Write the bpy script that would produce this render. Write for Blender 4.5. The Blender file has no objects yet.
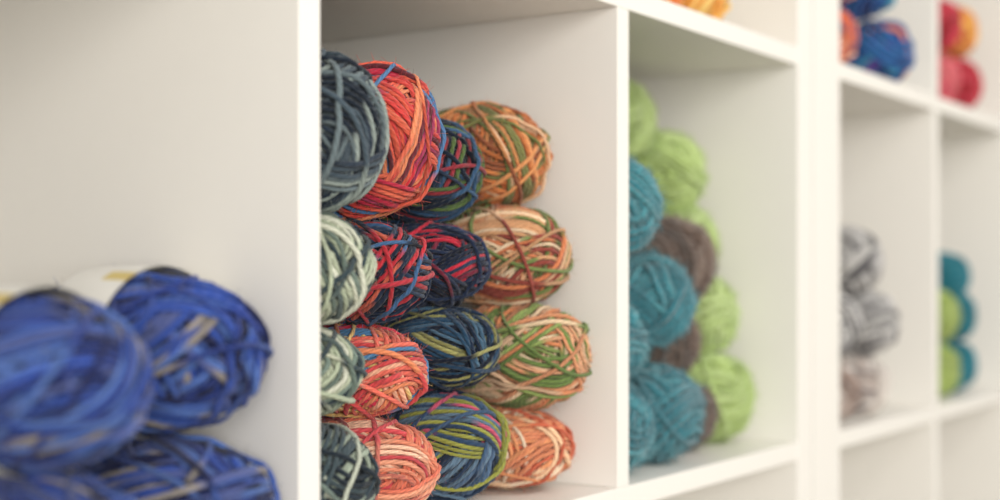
import bpy, bmesh, math, random
import numpy as np
from mathutils import Vector, Matrix

sc = bpy.context.scene
sc.view_settings.view_transform = 'Standard'

def lin(c):
    c = np.asarray(c, float)/255.0
    return np.where(c <= 0.04045, c/12.92, ((c+0.055)/1.055)**2.4)

# ---------------------------------------------------------------- materials
def new_mat(name):
    m = bpy.data.materials.new(name); m.use_nodes = True
    nt = m.node_tree
    return m, nt, nt.nodes['Principled BSDF']

def paint_mat(name, rgb, rough=0.45, bump=0.02, scale=60, var=0.03):
    m, nt, b = new_mat(name)
    tc = nt.nodes.new('ShaderNodeTexCoord')
    n = nt.nodes.new('ShaderNodeTexNoise'); n.inputs['Scale'].default_value = scale
    n.inputs['Detail'].default_value = 4
    nt.links.new(tc.outputs['Object'], n.inputs['Vector'])
    r = nt.nodes.new('ShaderNodeValToRGB')
    c = lin(rgb)
    r.color_ramp.elements[0].position = 0.3
    r.color_ramp.elements[1].position = 0.7
    r.color_ramp.elements[0].color = (*(c*(1-var)), 1)
    r.color_ramp.elements[1].color = (*np.minimum(c*(1+var), 1), 1)
    nt.links.new(n.outputs['Fac'], r.inputs['Fac'])
    nt.links.new(r.outputs['Color'], b.inputs['Base Color'])
    b.inputs['Roughness'].default_value = rough
    bp = nt.nodes.new('ShaderNodeBump'); bp.inputs['Strength'].default_value = bump
    nt.links.new(n.outputs['Fac'], bp.inputs['Height'])
    nt.links.new(bp.outputs['Normal'], b.inputs['Normal'])
    return m

MAT_SHELF = paint_mat('shelf_white_foil', (238, 235, 228), 0.42, 0.0, 90, 0.003)
MAT_WALL = paint_mat('wall_paint', (236, 232, 224), 0.8, 0.05, 120, 0.02)
MAT_FLOOR = paint_mat('floor_vinyl', (160, 152, 140), 0.5, 0.02, 8, 0.06)
MAT_PAPER = paint_mat('label_paper', (226, 224, 218), 0.6, 0.02, 200, 0.02)
MAT_LABEL = paint_mat('label_print', (206, 186, 120), 0.6, 0.02, 200, 0.02)

def yarn_mat(name, fuzzy=False):
    m, nt, b = new_mat(name)
    at = nt.nodes.new('ShaderNodeAttribute'); at.attribute_name = 'Col'
    uv = nt.nodes.new('ShaderNodeUVMap'); uv.uv_map = 'UVMap'
    sep = nt.nodes.new('ShaderNodeSeparateXYZ')
    nt.links.new(uv.outputs['UV'], sep.inputs[0])
    a1 = nt.nodes.new('ShaderNodeMath'); a1.operation = 'MULTIPLY_ADD'
    a1.inputs[1].default_value = 3.0
    nt.links.new(sep.outputs['Y'], a1.inputs[0]); nt.links.new(sep.outputs['X'], a1.inputs[2])
    a2 = nt.nodes.new('ShaderNodeMath'); a2.operation = 'MULTIPLY'; a2.inputs[1].default_value = 2*math.pi
    nt.links.new(a1.outputs[0], a2.inputs[0])
    a3 = nt.nodes.new('ShaderNodeMath'); a3.operation = 'SINE'
    nt.links.new(a2.outputs[0], a3.inputs[0])
    tc = nt.nodes.new('ShaderNodeTexCoord')
    n = nt.nodes.new('ShaderNodeTexNoise'); n.inputs['Scale'].default_value = 900 if not fuzzy else 400
    n.inputs['Detail'].default_value = 3
    nt.links.new(tc.outputs['Object'], n.inputs['Vector'])
    h = nt.nodes.new('ShaderNodeMath'); h.operation = 'MULTIPLY_ADD'; h.inputs[1].default_value = 0.35
    nt.links.new(a3.outputs[0], h.inputs[0]); nt.links.new(n.outputs['Fac'], h.inputs[2])
    bp = nt.nodes.new('ShaderNodeBump'); bp.inputs['Strength'].default_value = 0.7 if not fuzzy else 0.8
    bp.inputs['Distance'].default_value = 0.0007
    nt.links.new(h.outputs[0], bp.inputs['Height'])
    nt.links.new(bp.outputs['Normal'], b.inputs['Normal'])
    mr = nt.nodes.new('ShaderNodeMapRange')
    mr.inputs['From Min'].default_value = -0.1; mr.inputs['From Max'].default_value = 1.1
    mr.inputs['To Min'].default_value = 0.74; mr.inputs['To Max'].default_value = 1.22
    nt.links.new(h.outputs[0], mr.inputs['Value'])
    vm = nt.nodes.new('ShaderNodeVectorMath'); vm.operation = 'SCALE'
    nt.links.new(at.outputs['Color'], vm.inputs[0]); nt.links.new(mr.outputs[0], vm.inputs['Scale'])
    nt.links.new(vm.outputs[0], b.inputs['Base Color'])
    b.inputs['Roughness'].default_value = 1.0
    b.inputs['Specular IOR Level'].default_value = 0.04
    b.inputs['Sheen Weight'].default_value = 0.16 if not fuzzy else 0.45
    b.inputs['Sheen Roughness'].default_value = 0.6
    return m

MAT_YARN = yarn_mat('wool_yarn')
MAT_FUZZY = yarn_mat('brushed_yarn', True)

# ---------------------------------------------------------------- yarn
P_EXP = 2.6
def shape(v, p=P_EXP):
    rho = np.sqrt(v[..., 0]**2 + v[..., 2]**2)
    s = 1.0/((rho**p + np.abs(v[..., 1])**p)**(1/p))
    return v*s[..., None]

NLAT, NLON = 44, 88
def gbin(v):
    la = np.clip(((np.arcsin(np.clip(v[..., 2], -1, 1))/np.pi+0.5)*NLAT).astype(int), 0, NLAT-1)
    lo = ((np.arctan2(v[..., 1], v[..., 0])/(2*np.pi)+0.5)*NLON).astype(int) % NLON
    return la, lo

def make_skein(name, loc, radii, palette, seed, bands=27, per=8, rs=0.00150, segs=60, sides=6,
               fuzz=260, rot=(0, 0, 0), seglen=(0.03, 0.13), weights=None, label=None, mat=None,
               fuzzlen=(0.002, 0.007), tilt=(0.62, 1.15), jitter=0.12, bandcol=0.25, fr=0.00009, desat=0.03, stray=6, gain=0.93, grow=1.04):
    rng = np.random.default_rng(seed)
    R = np.array(radii)*np.array([grow, 1.0, grow])
    pal = np.array([lin(c) for c in palette])*gain
    lum = pal.mean(1, keepdims=True)
    pal = pal*(1-desat) + lum*desat
    w = np.array(weights if weights else [1]*len(pal), float); w /= w.sum()
    rmean = (R[0]+R[2])/2
    DN = 4
    thd = np.linspace(0, 2*np.pi, segs*DN, endpoint=False)
    az0 = rng.uniform(0, 6.28)
    def basis(n):
        a = np.cross(n, [0.3, 0.2, 0.9]); a /= np.linalg.norm(a)
        return a, np.cross(n, a)
    groups = []
    for bi in range(bands):
        az = az0 + bi*2.39996*0.5 + rng.normal(0, 0.1)
        inc = rng.uniform(*tilt)
        sg = 1 if bi % 2 else -1
        n = np.array([math.sin(inc)*math.cos(az), math.cos(inc)*sg, math.sin(inc)*math.sin(az)])
        a, b = basis(n)
        off0 = rng.uniform(-0.4, 0.4)
        if bi % 4 < 2:       # strands that cross the end of the skein facing the aisle / the back
            face = -1 if rng.random() < 0.7 else 1
            off0 = face*sg*min(math.cos(inc), 0.72) + rng.uniform(-0.14, 0.14)
        w1 = rng.uniform(-0.04, 0.04); ph1 = rng.uniform(0, 6.28)
        k = per + rng.integers(-2, 3)
        bm = rng.choice(len(pal), p=w)
        g = []
        for j in range(k):
            o = off0 + (j-(k-1)/2)*(1.95*rs/rmean) + rng.normal(0, 0.005)
            n2 = n + rng.normal(0, 0.018)*a; n2 /= np.linalg.norm(n2)
            g.append((n2, o, w1, ph1, bm))
        groups.append(g)
    for e in range(stray):
        az = rng.uniform(0, 6.28); inc = rng.uniform(0.6, 1.4)
        n = np.array([math.sin(inc)*math.cos(az), math.cos(inc), math.sin(inc)*math.sin(az)])
        groups.append([(n, rng.uniform(-0.55, 0.55), rng.uniform(-0.1, 0.1), rng.uniform(0, 6.28), rng.choice(len(pal), p=w))])
    H = np.zeros((NLAT, NLON))
    dirs = []; hts = []; bms = []; full = []
    for g in groups:
        writes = []
        for (n, o, w1, ph1, bm) in g:
            a, b = basis(n)
            oo = o + w1*np.sin(2*thd+ph1) + 0.005*np.sin(5*thd+rng.uniform(0, 6.28))
            oo = np.clip(oo, -0.88, 0.88)
            rr = np.sqrt(1-oo**2)
            v = oo[:, None]*n + rr[:, None]*(np.cos(thd)[:, None]*a + np.sin(thd)[:, None]*b)
            v /= np.linalg.norm(v, axis=1)[:, None]
            la, lo = gbin(v)
            h0 = H[la, lo]; hd = h0.copy()
            for sft in (-3, -2, -1, 1, 2, 3):
                hd = np.maximum(hd, np.roll(h0, sft))
            ker = np.array([1, 2, 3, 4, 3, 2, 1.0]); ker /= ker.sum()
            hs = hd
            for _ in range(2):
                hs = sum(np.roll(hs, q-3)*ker[q] for q in range(7))
            writes.append((la, lo, hs))
            dirs.append(v[::DN]); hts.append(hs[::DN]); bms.append(bm); full.append((la[::DN], lo[::DN]))
        for la, lo, hs in writes:
            np.maximum.at(H, (la, lo), hs + 1.2*rs)
    L = len(dirs)
    D = np.array(dirs); HT = np.array(hts)
    E = H.copy()
    for _ in range(4):
        up = np.vstack([E[1:], np.roll(E[-1:], NLON//2, 1)]); dn = np.vstack([np.roll(E[:1], NLON//2, 1), E[:-1]])
        E = (2*E + up + dn + np.roll(E, 1, 1) + np.roll(E, -1, 1))/6
    LA = np.array([f[0] for f in full]); LO = np.array([f[1] for f in full])
    EN = E[LA, LO]
    for _ in range(2):
        EN = (np.roll(EN, 1, 1)+2*EN+np.roll(EN, -1, 1))/4
    HC = np.median(H[H > 0])
    env = 0.84*EN + 0.16*HC
    depth = np.clip((env - HT)*0.75, -2.0*rs, 0.012)
    P = shape(D)*(R-rs*1.8)*(1-depth/rmean)[..., None]
    d = np.linalg.norm(np.roll(P, -1, 1)-P, axis=2)
    S = np.concatenate([np.zeros((L, 1)), np.cumsum(d, 1)[:, :-1]], 1)
    C = np.zeros((L, segs, 3))
    for i in range(L):
        bm = bms[i]; s = S[i]; tot = d[i].sum()
        pos = rng.uniform(-0.1, 0); cur = bm if rng.random() < bandcol else rng.choice(len(pal), p=w)
        col = np.zeros((segs, 3)); start = rng.integers(0, segs)
        while pos < tot:
            ln = rng.uniform(*seglen)
            msk = (s >= pos) & (s < pos+ln)
            col[msk] = pal[cur]*(1+rng.normal(0, jitter))
            pos += ln
            cur = bm if rng.random() < bandcol else rng.choice(len(pal), p=w)
        col = np.roll(col, start, 0)
        C[i] = np.clip((col + 0.35*np.roll(col, 1, 0))/1.35, 0.002, 1)
    T = np.roll(P, -1, 1)-np.roll(P, 1, 1)
    T /= np.linalg.norm(T, axis=2)[..., None]
    N = P/(R**2); N /= np.linalg.norm(N, axis=2)[..., None]
    B = np.cross(T, N); B /= np.linalg.norm(B, axis=2)[..., None]
    N = np.cross(B, T)
    ph = np.linspace(0, 2*np.pi, sides, endpoint=False)
    rsv = rs*(1+0.12*rng.standard_normal((L, 1, 1, 1)))*(1+0.06*rng.standard_normal((L, segs, 1, 1)))
    V = P[:, :, None, :] + rsv*(np.cos(ph)[None, None, :, None]*N[:, :, None, :] + np.sin(ph)[None, None, :, None]*B[:, :, None, :])
    verts = V.reshape(-1, 3)
    cols = np.repeat(C[:, :, None, :], sides, 2).reshape(-1, 3)
    li, si, ki = np.meshgrid(np.arange(L), np.arange(segs), np.arange(sides), indexing='ij')
    sn = (si+1) % segs; kn = (ki+1) % sides
    def idx(l, s_, k_): return (l*segs+s_)*sides+k_
    F = np.stack([idx(li, si, ki), idx(li, si, kn), idx(li, sn, kn), idx(li, sn, ki)], -1).reshape(-1, 4)
    twist = 1/0.006
    Sn = np.concatenate([S[:, 1:], (S[:, -1:] + (S[:, -1:]-S[:, -2:-1]))], 1)
    u0 = (S[:, :, None]*twist)*np.ones((1, 1, sides)); u1 = (Sn[:, :, None]*twist)*np.ones((1, 1, sides))
    v0 = ki/sides; v1 = (ki+1)/sides
    UV = np.stack([np.stack([u0, v0], -1), np.stack([u0, v1], -1), np.stack([u1, v1], -1), np.stack([u1, v0], -1)], -2).reshape(-1, 2)
    mi = np.zeros(len(F), int)
    vl = [verts]; cl = [cols]; fl = [F]; ul = [UV]; ml = [mi]
    base = len(verts)
    nu, nv = 28, 16
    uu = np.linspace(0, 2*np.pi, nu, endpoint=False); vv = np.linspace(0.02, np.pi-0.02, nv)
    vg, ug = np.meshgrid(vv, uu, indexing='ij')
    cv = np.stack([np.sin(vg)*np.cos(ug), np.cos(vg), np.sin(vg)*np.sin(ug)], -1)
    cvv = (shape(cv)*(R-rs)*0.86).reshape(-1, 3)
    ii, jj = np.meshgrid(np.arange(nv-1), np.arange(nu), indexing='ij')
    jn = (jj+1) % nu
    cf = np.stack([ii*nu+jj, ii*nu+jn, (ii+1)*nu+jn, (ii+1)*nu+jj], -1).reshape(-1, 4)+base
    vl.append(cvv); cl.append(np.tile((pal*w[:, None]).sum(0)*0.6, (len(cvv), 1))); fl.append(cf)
    ul.append(np.zeros((len(cf)*4, 2))); ml.append(np.zeros(len(cf), int)); base += len(cvv)
    if fuzz:
        a = rng.integers(L//3, L, fuzz); b = rng.integers(0, segs, fuzz)
        p0 = P[a, b] + N[a, b]*rs*0.7
        dr = N[a, b]*0.7 + rng.normal(0, 0.75, (fuzz, 3)); dr /= np.linalg.norm(dr, axis=1)[:, None]
        side = rng.normal(0, 1, (fuzz, 3)); side = np.cross(dr, side); side /= np.linalg.norm(side, axis=1)[:, None]
        sd2 = np.cross(dr, side)
        ln = rng.uniform(*fuzzlen, (fuzz, 1)); bend = rng.normal(0, 0.4, (fuzz, 1))
        ns = 4
        fp = np.zeros((fuzz, ns, 3))
        for q in range(ns):
            t = q/(ns-1)
            fp[:, q] = p0 + dr*ln*t + sd2*ln*bend*t*t
        fV = np.stack([fp + side[:, None]*fr, fp - side[:, None]*fr*0.5 + sd2[:, None]*fr, fp - side[:, None]*fr*0.5 - sd2[:, None]*fr], 2)
        fv = fV.reshape(-1, 3)
        f1, q1, k1 = np.meshgrid(np.arange(fuzz), np.arange(ns-1), np.arange(3), indexing='ij')
        kk = (k1+1) % 3
        ff = np.stack([(f1*ns+q1)*3+k1, (f1*ns+q1)*3+kk, (f1*ns+q1+1)*3+kk, (f1*ns+q1+1)*3+k1], -1).reshape(-1, 4)+base
        vl.append(fv); cl.append(np.repeat(np.clip(C[a, b]*1.15+0.01, 0, 1), ns*3, 0)); fl.append(ff)
        ul.append(np.zeros((len(ff)*4, 2))); ml.append(np.zeros(len(ff), int)); base += len(fv)
    if label:
        y0, y1 = label
        na, nb = 64, 6
        aa = np.linspace(0, 2*np.pi, na, endpoint=False); yb = np.linspace(y0, y1, nb)/R[1]
        yg, ag = np.meshgrid(yb, aa, indexing='ij')
        rho = (1-np.abs(yg)**P_EXP)**(1/P_EXP)
        lv = np.stack([rho*np.cos(ag)*R[0], yg*R[1], rho*np.sin(ag)*R[2]], -1)
        off = np.stack([np.cos(ag), 0*ag, np.sin(ag)], -1)
        o1 = (lv+off*0.0022).reshape(-1, 3); o2 = (lv+off*0.0016).reshape(-1, 3)
        ii, jj = np.meshgrid(np.arange(nb-1), np.arange(na), indexing='ij'); jn = (jj+1) % na
        q1 = np.stack([ii*na+jj, ii*na+jn, (ii+1)*na+jn, (ii+1)*na+jj], -1).reshape(-1, 4)
        matid = np.where((jj.reshape(-1) % 32 > 19) & (jj.reshape(-1) % 32 < 22) & (ii.reshape(-1) < 2), 2, 1)
        vl += [o1, o2]; cl += [np.ones((len(o1)*2, 3))]; fl += [q1+base, q1[:, ::-1]+base+len(o1)]
        ul += [np.zeros((len(q1)*8, 2))]; ml += [matid, matid]; base += 2*len(o1)
    verts = np.concatenate(vl); cols = np.concatenate(cl); F = np.concatenate(fl); UV = np.concatenate(ul); mi = np.concatenate(ml)
    me = bpy.data.meshes.new(name)
    me.vertices.add(len(verts)); me.vertices.foreach_set('co', verts.astype(np.float32).ravel())
    me.loops.add(F.size); me.loops.foreach_set('vertex_index', F.astype(np.int32).ravel())
    me.polygons.add(len(F)); me.polygons.foreach_set('loop_start', (np.arange(len(F))*4).astype(np.int32))
    me.materials.append(mat or MAT_YARN); me.materials.append(MAT_PAPER); me.materials.append(MAT_LABEL)
    me.polygons.foreach_set('material_index', mi.astype(np.int32))
    me.update(calc_edges=True)
    me.polygons.foreach_set('use_smooth', np.ones(len(F), bool))
    ca = me.color_attributes.new('Col', 'FLOAT_COLOR', 'POINT')
    ca.data.foreach_set('color', np.concatenate([cols, np.ones((len(cols), 1))], 1).astype(np.float32).ravel())
    uvl = me.uv_layers.new(name='UVMap')
    uvl.data.foreach_set('uv', UV.astype(np.float32).ravel())
    me.validate()
    ob = bpy.data.objects.new(name, me)
    sc.collection.objects.link(ob)
    ob.location = loc; ob.rotation_euler = [math.radians(r) for r in rot]
    return ob

# ---------------------------------------------------------------- shelving
FRONT, BACK = 0.5, 0.89
Z0 = 1.1444; PZ = 0.370; TB = 0.017

def box(bm, x0, x1, y0, y1, z0, z1):
    vs = [bm.verts.new((x, y, z)) for x in (x0, x1) for y in (y0, y1) for z in (z0, z1)]
    for f in ((0, 1, 3, 2), (4, 6, 7, 5), (0, 4, 5, 1), (2, 3, 7, 6), (0, 2, 6, 4), (1, 5, 7, 3)):
        bm.faces.new([vs[i] for i in f])

def shelving(xl, xli, mids, xri, xr):
    bm = bmesh.new()
    ztop = Z0 + 2*PZ - TB
    box(bm, xl, xli, FRONT, BACK, 0.0, ztop+0.036)
    box(bm, xri, xr, FRONT, BACK, 0.0, ztop+0.036)
    box(bm, xli, xri, FRONT, BACK, 0.0, Z0-3*PZ)
    box(bm, xli, xri, FRONT, BACK, ztop, ztop+0.036)
    for k in (-2, -1, 0, 1):
        z1 = Z0+k*PZ
        box(bm, xli, xri, FRONT+0.0005, BACK, z1-TB, z1)
    for m in mids:
        for k in (-3, -2, -1, 0, 1):
            box(bm, m-TB/2, m+TB/2, FRONT+0.0005, BACK, Z0+k*PZ, Z0+(k+1)*PZ-TB)
    bmesh.ops.recalc_face_normals(bm, faces=bm.faces)
    me = bpy.data.meshes.new('shelving_unit'); bm.to_mesh(me); bm.free()
    me.materials.append(MAT_SHELF)
    ob = bpy.data.objects.new('shelving_unit', me); sc.collection.objects.link(ob)
    bv = ob.modifiers.new('bevel', 'BEVEL'); bv.width = 0.0007; bv.segments = 2; bv.limit_method = 'ANGLE'
    return ob

shelving(-0.165, -0.129, [0.2135, 0.556, 0.8985], 1.232, 1.268)
shelving(1.2725, 1.3415, [1.663, 1.9855], 2.308, 2.344)

def slab(name, x0, x1, y0, y1, z0, z1, mat):
    bm = bmesh.new(); box(bm, x0, x1, y0, y1, z0, z1)
    bmesh.ops.recalc_face_normals(bm, faces=bm.faces)
    me = bpy.data.meshes.new(name); bm.to_mesh(me); bm.free(); me.materials.append(mat)
    ob = bpy.data.objects.new(name, me); sc.collection.objects.link(ob); return ob
slab('floor', -2.5, 5, -4, 1.0, -0.05, 0, MAT_FLOOR)
slab('wall_back', -2.5, 5, 0.9, 1.0, 0, 2.7, MAT_WALL)
slab('wall_right', 5.0, 5.1, -4, 1.0, 0, 2.7, MAT_WALL)
slab('baseboard_back', 2.36, 5.0, 0.885, 0.9, 0, 0.08, MAT_SHELF)

# ---------------------------------------------------------------- palettes
GREYNAVY = [(66, 80, 90), (104, 118, 122), (32, 42, 54), (150, 162, 156), (42, 54, 68), (70, 84, 94)]
SAGE = [(168, 178, 152), (206, 210, 186), (108, 124, 114), (54, 70, 76), (214, 216, 196), (84, 98, 96), (184, 192, 166)]
SAGED = [(156, 168, 150), (112, 128, 120), (46, 62, 72), (32, 44, 54), (190, 196, 178), (66, 82, 88)]
CORAL = [(214, 52, 60), (224, 94, 70), (194, 44, 70), (228, 136, 94), (86, 130, 178), (170, 60, 96), (104, 44, 52), (210, 66, 62), (226, 108, 80), (218, 78, 70)]
NAVYRED = [(22, 32, 52), (38, 54, 78), (18, 24, 40), (186, 42, 54), (194, 92, 70), (58, 92, 130), (28, 40, 60), (34, 46, 68), (170, 46, 58)]
PINKYEL = [(218, 76, 78), (228, 136, 92), (236, 198, 122), (78, 128, 172), (198, 48, 74), (232, 170, 138), (222, 104, 86)]
PEACH = [(226, 120, 92), (228, 154, 122), (200, 74, 80), (238, 192, 162), (178, 100, 86), (230, 140, 108)]
NAVYMIX = [(22, 32, 48), (42, 56, 78), (16, 22, 36), (144, 48, 58), (80, 102, 54), (54, 86, 118), (26, 36, 52)]
CRIMNAVY = [(24, 34, 56), (38, 52, 80), (186, 36, 58), (18, 26, 44), (110, 34, 54), (30, 42, 66)]
NAVYTEAL = [(24, 40, 62), (36, 64, 90), (20, 28, 44), (138, 136, 82), (68, 100, 124), (30, 48, 72), (28, 46, 68), (38, 70, 96)]
SLATEMIX = [(44, 66, 94), (78, 102, 130), (148, 150, 68), (190, 78, 104), (28, 40, 60), (94, 120, 142), (38, 56, 80), (56, 80, 108)]
ORGOLV = [(200, 116, 62), (214, 144, 88), (112, 120, 66), (150, 86, 54), (222, 180, 142), (128, 128, 74), (208, 126, 70)]
TANROSE = [(216, 162, 116), (202, 120, 78), (118, 134, 74), (234, 206, 170), (150, 70, 58), (220, 170, 128), (112, 126, 70), (222, 180, 140)]
GRNCREAM = [(122, 144, 76), (212, 134, 88), (232, 204, 166), (220, 164, 124), (104, 126, 66), (224, 184, 148), (136, 154, 86), (216, 148, 106)]
APRICOT = [(224, 148, 100), (234, 194, 154), (202, 102, 72), (238, 214, 184), (218, 136, 96)]
BLUE = [(46, 76, 158), (38, 58, 128), (22, 30, 74), (82, 114, 182), (150, 142, 134), (82, 94, 148), (16, 22, 50), (62, 92, 166)]

N = 'variegated_yarn_skein'
sk = [
 ((0.610, 0.561, 1.3850), (0.040, 0.057, 0.0480), GREYNAVY, (4, 0, 3)),
 ((0.610, 0.568, 1.3050), (0.040, 0.057, 0.0345), SAGE, (0, 0, -3)),
 ((0.608, 0.574, 1.2450), (0.039, 0.057, 0.0278), SAGE, (0, 0, 2)),
 ((0.608, 0.564, 1.1815), (0.039, 0.057, 0.0355), SAGED, (0, 0, 0)),
 ((0.686, 0.576, 1.3865), (0.039, 0.058, 0.0485), CORAL, (-4, 0, 4)),
 ((0.690, 0.586, 1.3030), (0.038, 0.057, 0.0340), NAVYRED, (0, 0, 0)),
 ((0.690, 0.589, 1.2390), (0.038, 0.057, 0.0305), PINKYEL, (0, 0, -2)),
 ((0.690, 0.583, 1.1780), (0.038, 0.057, 0.0322), PEACH, (0, 0, 2)),
 ((0.768, 0.600, 1.3735), (0.038, 0.057, 0.0385), NAVYMIX, (0, 0, 4)),
 ((0.769, 0.595, 1.3080), (0.038, 0.057, 0.0315), CRIMNAVY, (0, 0, -3)),
 ((0.769, 0.587, 1.2505), (0.038, 0.057, 0.0295), NAVYTEAL, (0, 0, 0)),
 ((0.768, 0.581, 1.1840), (0.038, 0.057, 0.0378), SLATEMIX, (0, 0, 2)),
 ((0.845, 0.593, 1.3888), (0.040, 0.057, 0.0385), ORGOLV, (3, 0, 0)),
 ((0.845, 0.576, 1.3148), (0.040, 0.057, 0.0375), TANROSE, (0, 0, -3)),
 ((0.845, 0.560, 1.2420), (0.040, 0.058, 0.0385), GRNCREAM, (0, 0, 2)),
 ((0.845, 0.575, 1.1755), (0.040, 0.057, 0.0300), APRICOT, (0, 0, 0)),
]
for i, (l, r, p, ro) in enumerate(sk):
    make_skein(N, l, r, p, 2100+i, rot=ro, fuzz=3500 if p is CORAL else 2200)

for i, (l, r, lab) in enumerate([
    ((0.500, 0.576, 1.2600), (0.042, 0.088, 0.0420), (-0.024, 0.022)),
    ((0.410, 0.552, 1.2510), (0.042, 0.075, 0.0410), (-0.022, 0.018)),
    ((0.503, 0.560, 1.1810), (0.041, 0.075, 0.0352), None),
    ((0.414, 0.555, 1.1785), (0.041, 0.075, 0.0328), None),
    ((0.322, 0.560, 1.1805), (0.041, 0.075, 0.0345), None)]):
    make_skein('blue_yarn_skein', l, r, BLUE, 300+i, rs=0.0016, per=9, fuzz=900, label=lab,
               weights=[4, 3, 2, 2.2, 1.0, 1.6, 1.0, 2.5], bandcol=0.15, seglen=(0.015, 0.06))

TEAL = [(50, 124, 136), (68, 140, 150), (40, 108, 120)]
BROWN = [(102, 82, 70), (118, 98, 84), (86, 70, 60)]
LIME = [(180, 202, 126), (194, 214, 144), (168, 190, 112)]
def ball(name, loc, r, pal, seed, ry=None, **k):
    kw = dict(bands=18, per=6, rs=0.0024, segs=40, sides=5, fuzz=9000, mat=MAT_FUZZY, jitter=0.05, fuzzlen=(0.002, 0.007),
              tilt=(0.5, 1.4), fr=0.0002, stray=1, desat=0.0, gain=1.0, grow=1.02)
    kw.update(k)
    return make_skein(name, loc, (r, ry or r*1.15, r), pal, seed, **kw)
T, Bn, G = 'teal_yarn_ball', 'brown_yarn_ball', 'lime_green_yarn_ball'
for i, (n, l, r, p) in enumerate([
    (T, (0.950, 0.549, 1.1815), .036, TEAL), (T, (0.950, 0.549, 1.2490), .0325, TEAL),
    (T, (0.950, 0.590, 1.3050), .030, TEAL), (T, (0.955, 0.547, 1.3560), .0375, TEAL),
    (T, (1.030, 0.552, 1.1865), .0410, TEAL), (T, (1.025, 0.553, 1.2800), .0380, TEAL),
    (Bn, (1.103, 0.573, 1.3115), .0400, BROWN), (Bn, (1.103, 0.580, 1.2430), .0320, BROWN),
    (Bn, (1.112, 0.566, 1.1765), .0310, BROWN), (Bn, (1.030, 0.650, 1.2300), .0400, BROWN),
    (G, (1.187, 0.577, 1.1875), .0420, LIME), (G, (1.184, 0.590, 1.2640), .0390, LIME),
    (G, (1.182, 0.605, 1.3300), .0370, LIME), (G, (1.175, 0.619, 1.3960), .0410, LIME),
    (G, (1.120, 0.640, 1.4430), .0380, LIME), (G, (1.100, 0.670, 1.3650), .0380, LIME)]):
    ball(n, l, r, p, 500+i)

GREY = [(136, 134, 134), (172, 170, 168), (100, 98, 100), (204, 202, 198), (190, 188, 186)]
GREYW = [(206, 198, 190), (150, 130, 120), (112, 102, 104), (220, 214, 208), (190, 178, 170)]
far = dict(bands=18, per=7, rs=0.0018, segs=40, sides=5, fuzz=0, mat=MAT_YARN, jitter=0.1, desat=0.05, grow=1.02)
LG = [(156, 176, 92), (170, 188, 106)]; LT = [(30, 114, 130), (42, 130, 144)]
for i, (n, l, r, p) in enumerate([
    ('grey_yarn_skein', (1.505, 0.546, 1.1795), .0345, GREYW), ('grey_yarn_skein', (1.515, 0.540, 1.2480), .0350, GREY),
    ('grey_yarn_skein', (1.486, 0.548, 1.3180), .0360, GREY), ('grey_yarn_skein', (1.425, 0.550, 1.1795), .0345, GREYW),
    ('grey_yarn_skein', (1.425, 0.550, 1.2480), .0345, GREY),
    (G, (1.786, 0.548, 1.1805), .0350, LG), (G, (1.784, 0.548, 1.2490), .0365, LG),
    (T, (1.868, 0.550, 1.1805), .0350, LT), (T, (1.870, 0.550, 1.2480), .0350, LT),
    (T, (1.855, 0.550, 1.3000), .0300, LT),
    ]):
    kk = dict(far)
    if n.startswith('grey'): kk.update(rs=0.0026, per=5, bandcol=0.6, seglen=(0.05, 0.14))
    ball(n, l, r, p, 700+i, **kk)

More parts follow.
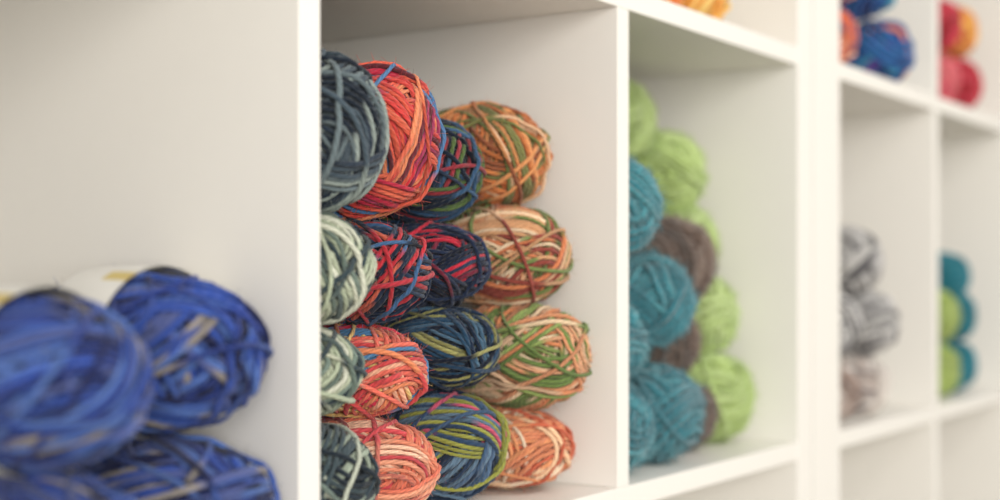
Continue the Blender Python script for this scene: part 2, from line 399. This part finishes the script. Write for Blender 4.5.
ZU = Z0+PZ
MB = [(34, 84, 150), (26, 50, 106), (60, 150, 180), (30, 66, 134), (40, 100, 160), (90, 56, 140), (214, 120, 70)]
MO = [(222, 130, 88), (206, 96, 70), (236, 178, 146), (220, 110, 70), (50, 74, 120)]
RED = [(190, 40, 56), (212, 64, 84), (160, 28, 42)]
YEL = [(228, 156, 60), (238, 184, 84), (216, 120, 56)]
PINK = [(208, 80, 96), (220, 110, 116)]
for i, (n, l, r, p) in enumerate([
    ('orange_yarn_skein', (1.060, 0.575, ZU+.037), .036, YEL), ('orange_yarn_skein', (1.140, 0.575, ZU+.039), .038, YEL[:2]+[(240, 206, 120)]),
    (N, (1.406, 0.548, ZU+.0365), .0355, MO), (N, (1.545, 0.534, ZU+.038), .0370, MB),
    (N, (1.414, 0.543, ZU+.109), .036, MO), (N, (1.510, 0.540, ZU+.111), .0370, MB),
    ('red_yarn_skein', (1.785, 0.550, ZU+.037), .0360, PINK), ('red_yarn_skein', (1.790, 0.550, ZU+.108), .035, RED),
    ('orange_yarn_skein', (1.870, 0.550, ZU+.109), .036, YEL), ('red_yarn_skein', (1.868, 0.545, ZU+.037), .0360, RED)]):
    kk = dict(far)
    if p is MB: kk.update(rs=0.0030, per=5, bandcol=0.85, seglen=(0.08, 0.2), weights=[3, 2, 2.5, 2, 2, 1, 1.0])
    ball(n, l, r, p, 800+i, **kk)

# ---------------------------------------------------------------- light
w = bpy.data.worlds.new('World'); sc.world = w; w.use_nodes = True
bg = w.node_tree.nodes['Background']
bg.inputs[0].default_value = (1.0, 0.975, 0.935, 1); bg.inputs[1].default_value = 0.72

def area(name, loc, target, sx, sy, e, col):
    l = bpy.data.lights.new(name, 'AREA'); l.shape = 'RECTANGLE'; l.size = sx; l.size_y = sy; l.energy = e; l.color = col
    o = bpy.data.objects.new(name, l); sc.collection.objects.link(o); o.location = loc
    o.rotation_euler = (Vector(target)-Vector(loc)).to_track_quat('-Z', 'Y').to_euler()
area('window_light', (-1.9, -2.4, 1.9), (0.9, 0.6, 1.2), 2.0, 1.8, 118, (1.0, 0.97, 0.93))
area('ceiling_light', (1.2, -1.0, 2.65), (1.2, -0.6, 0.0), 1.2, 0.6, 18, (1.0, 0.96, 0.9))

# ---------------------------------------------------------------- camera
cd = bpy.data.cameras.new('camera'); cam = bpy.data.objects.new('camera', cd); sc.collection.objects.link(cam)
cam.location = (0, 0, 1.3); cam.rotation_euler = (math.radians(90), 0, math.radians(-55.8))
cd.lens = 50; cd.sensor_width = 36; cd.shift_y = 0.026; cd.clip_start = 0.01
cd.dof.use_dof = True; cd.dof.focus_distance = 0.88; cd.dof.aperture_fstop = 2.8
sc.camera = cam
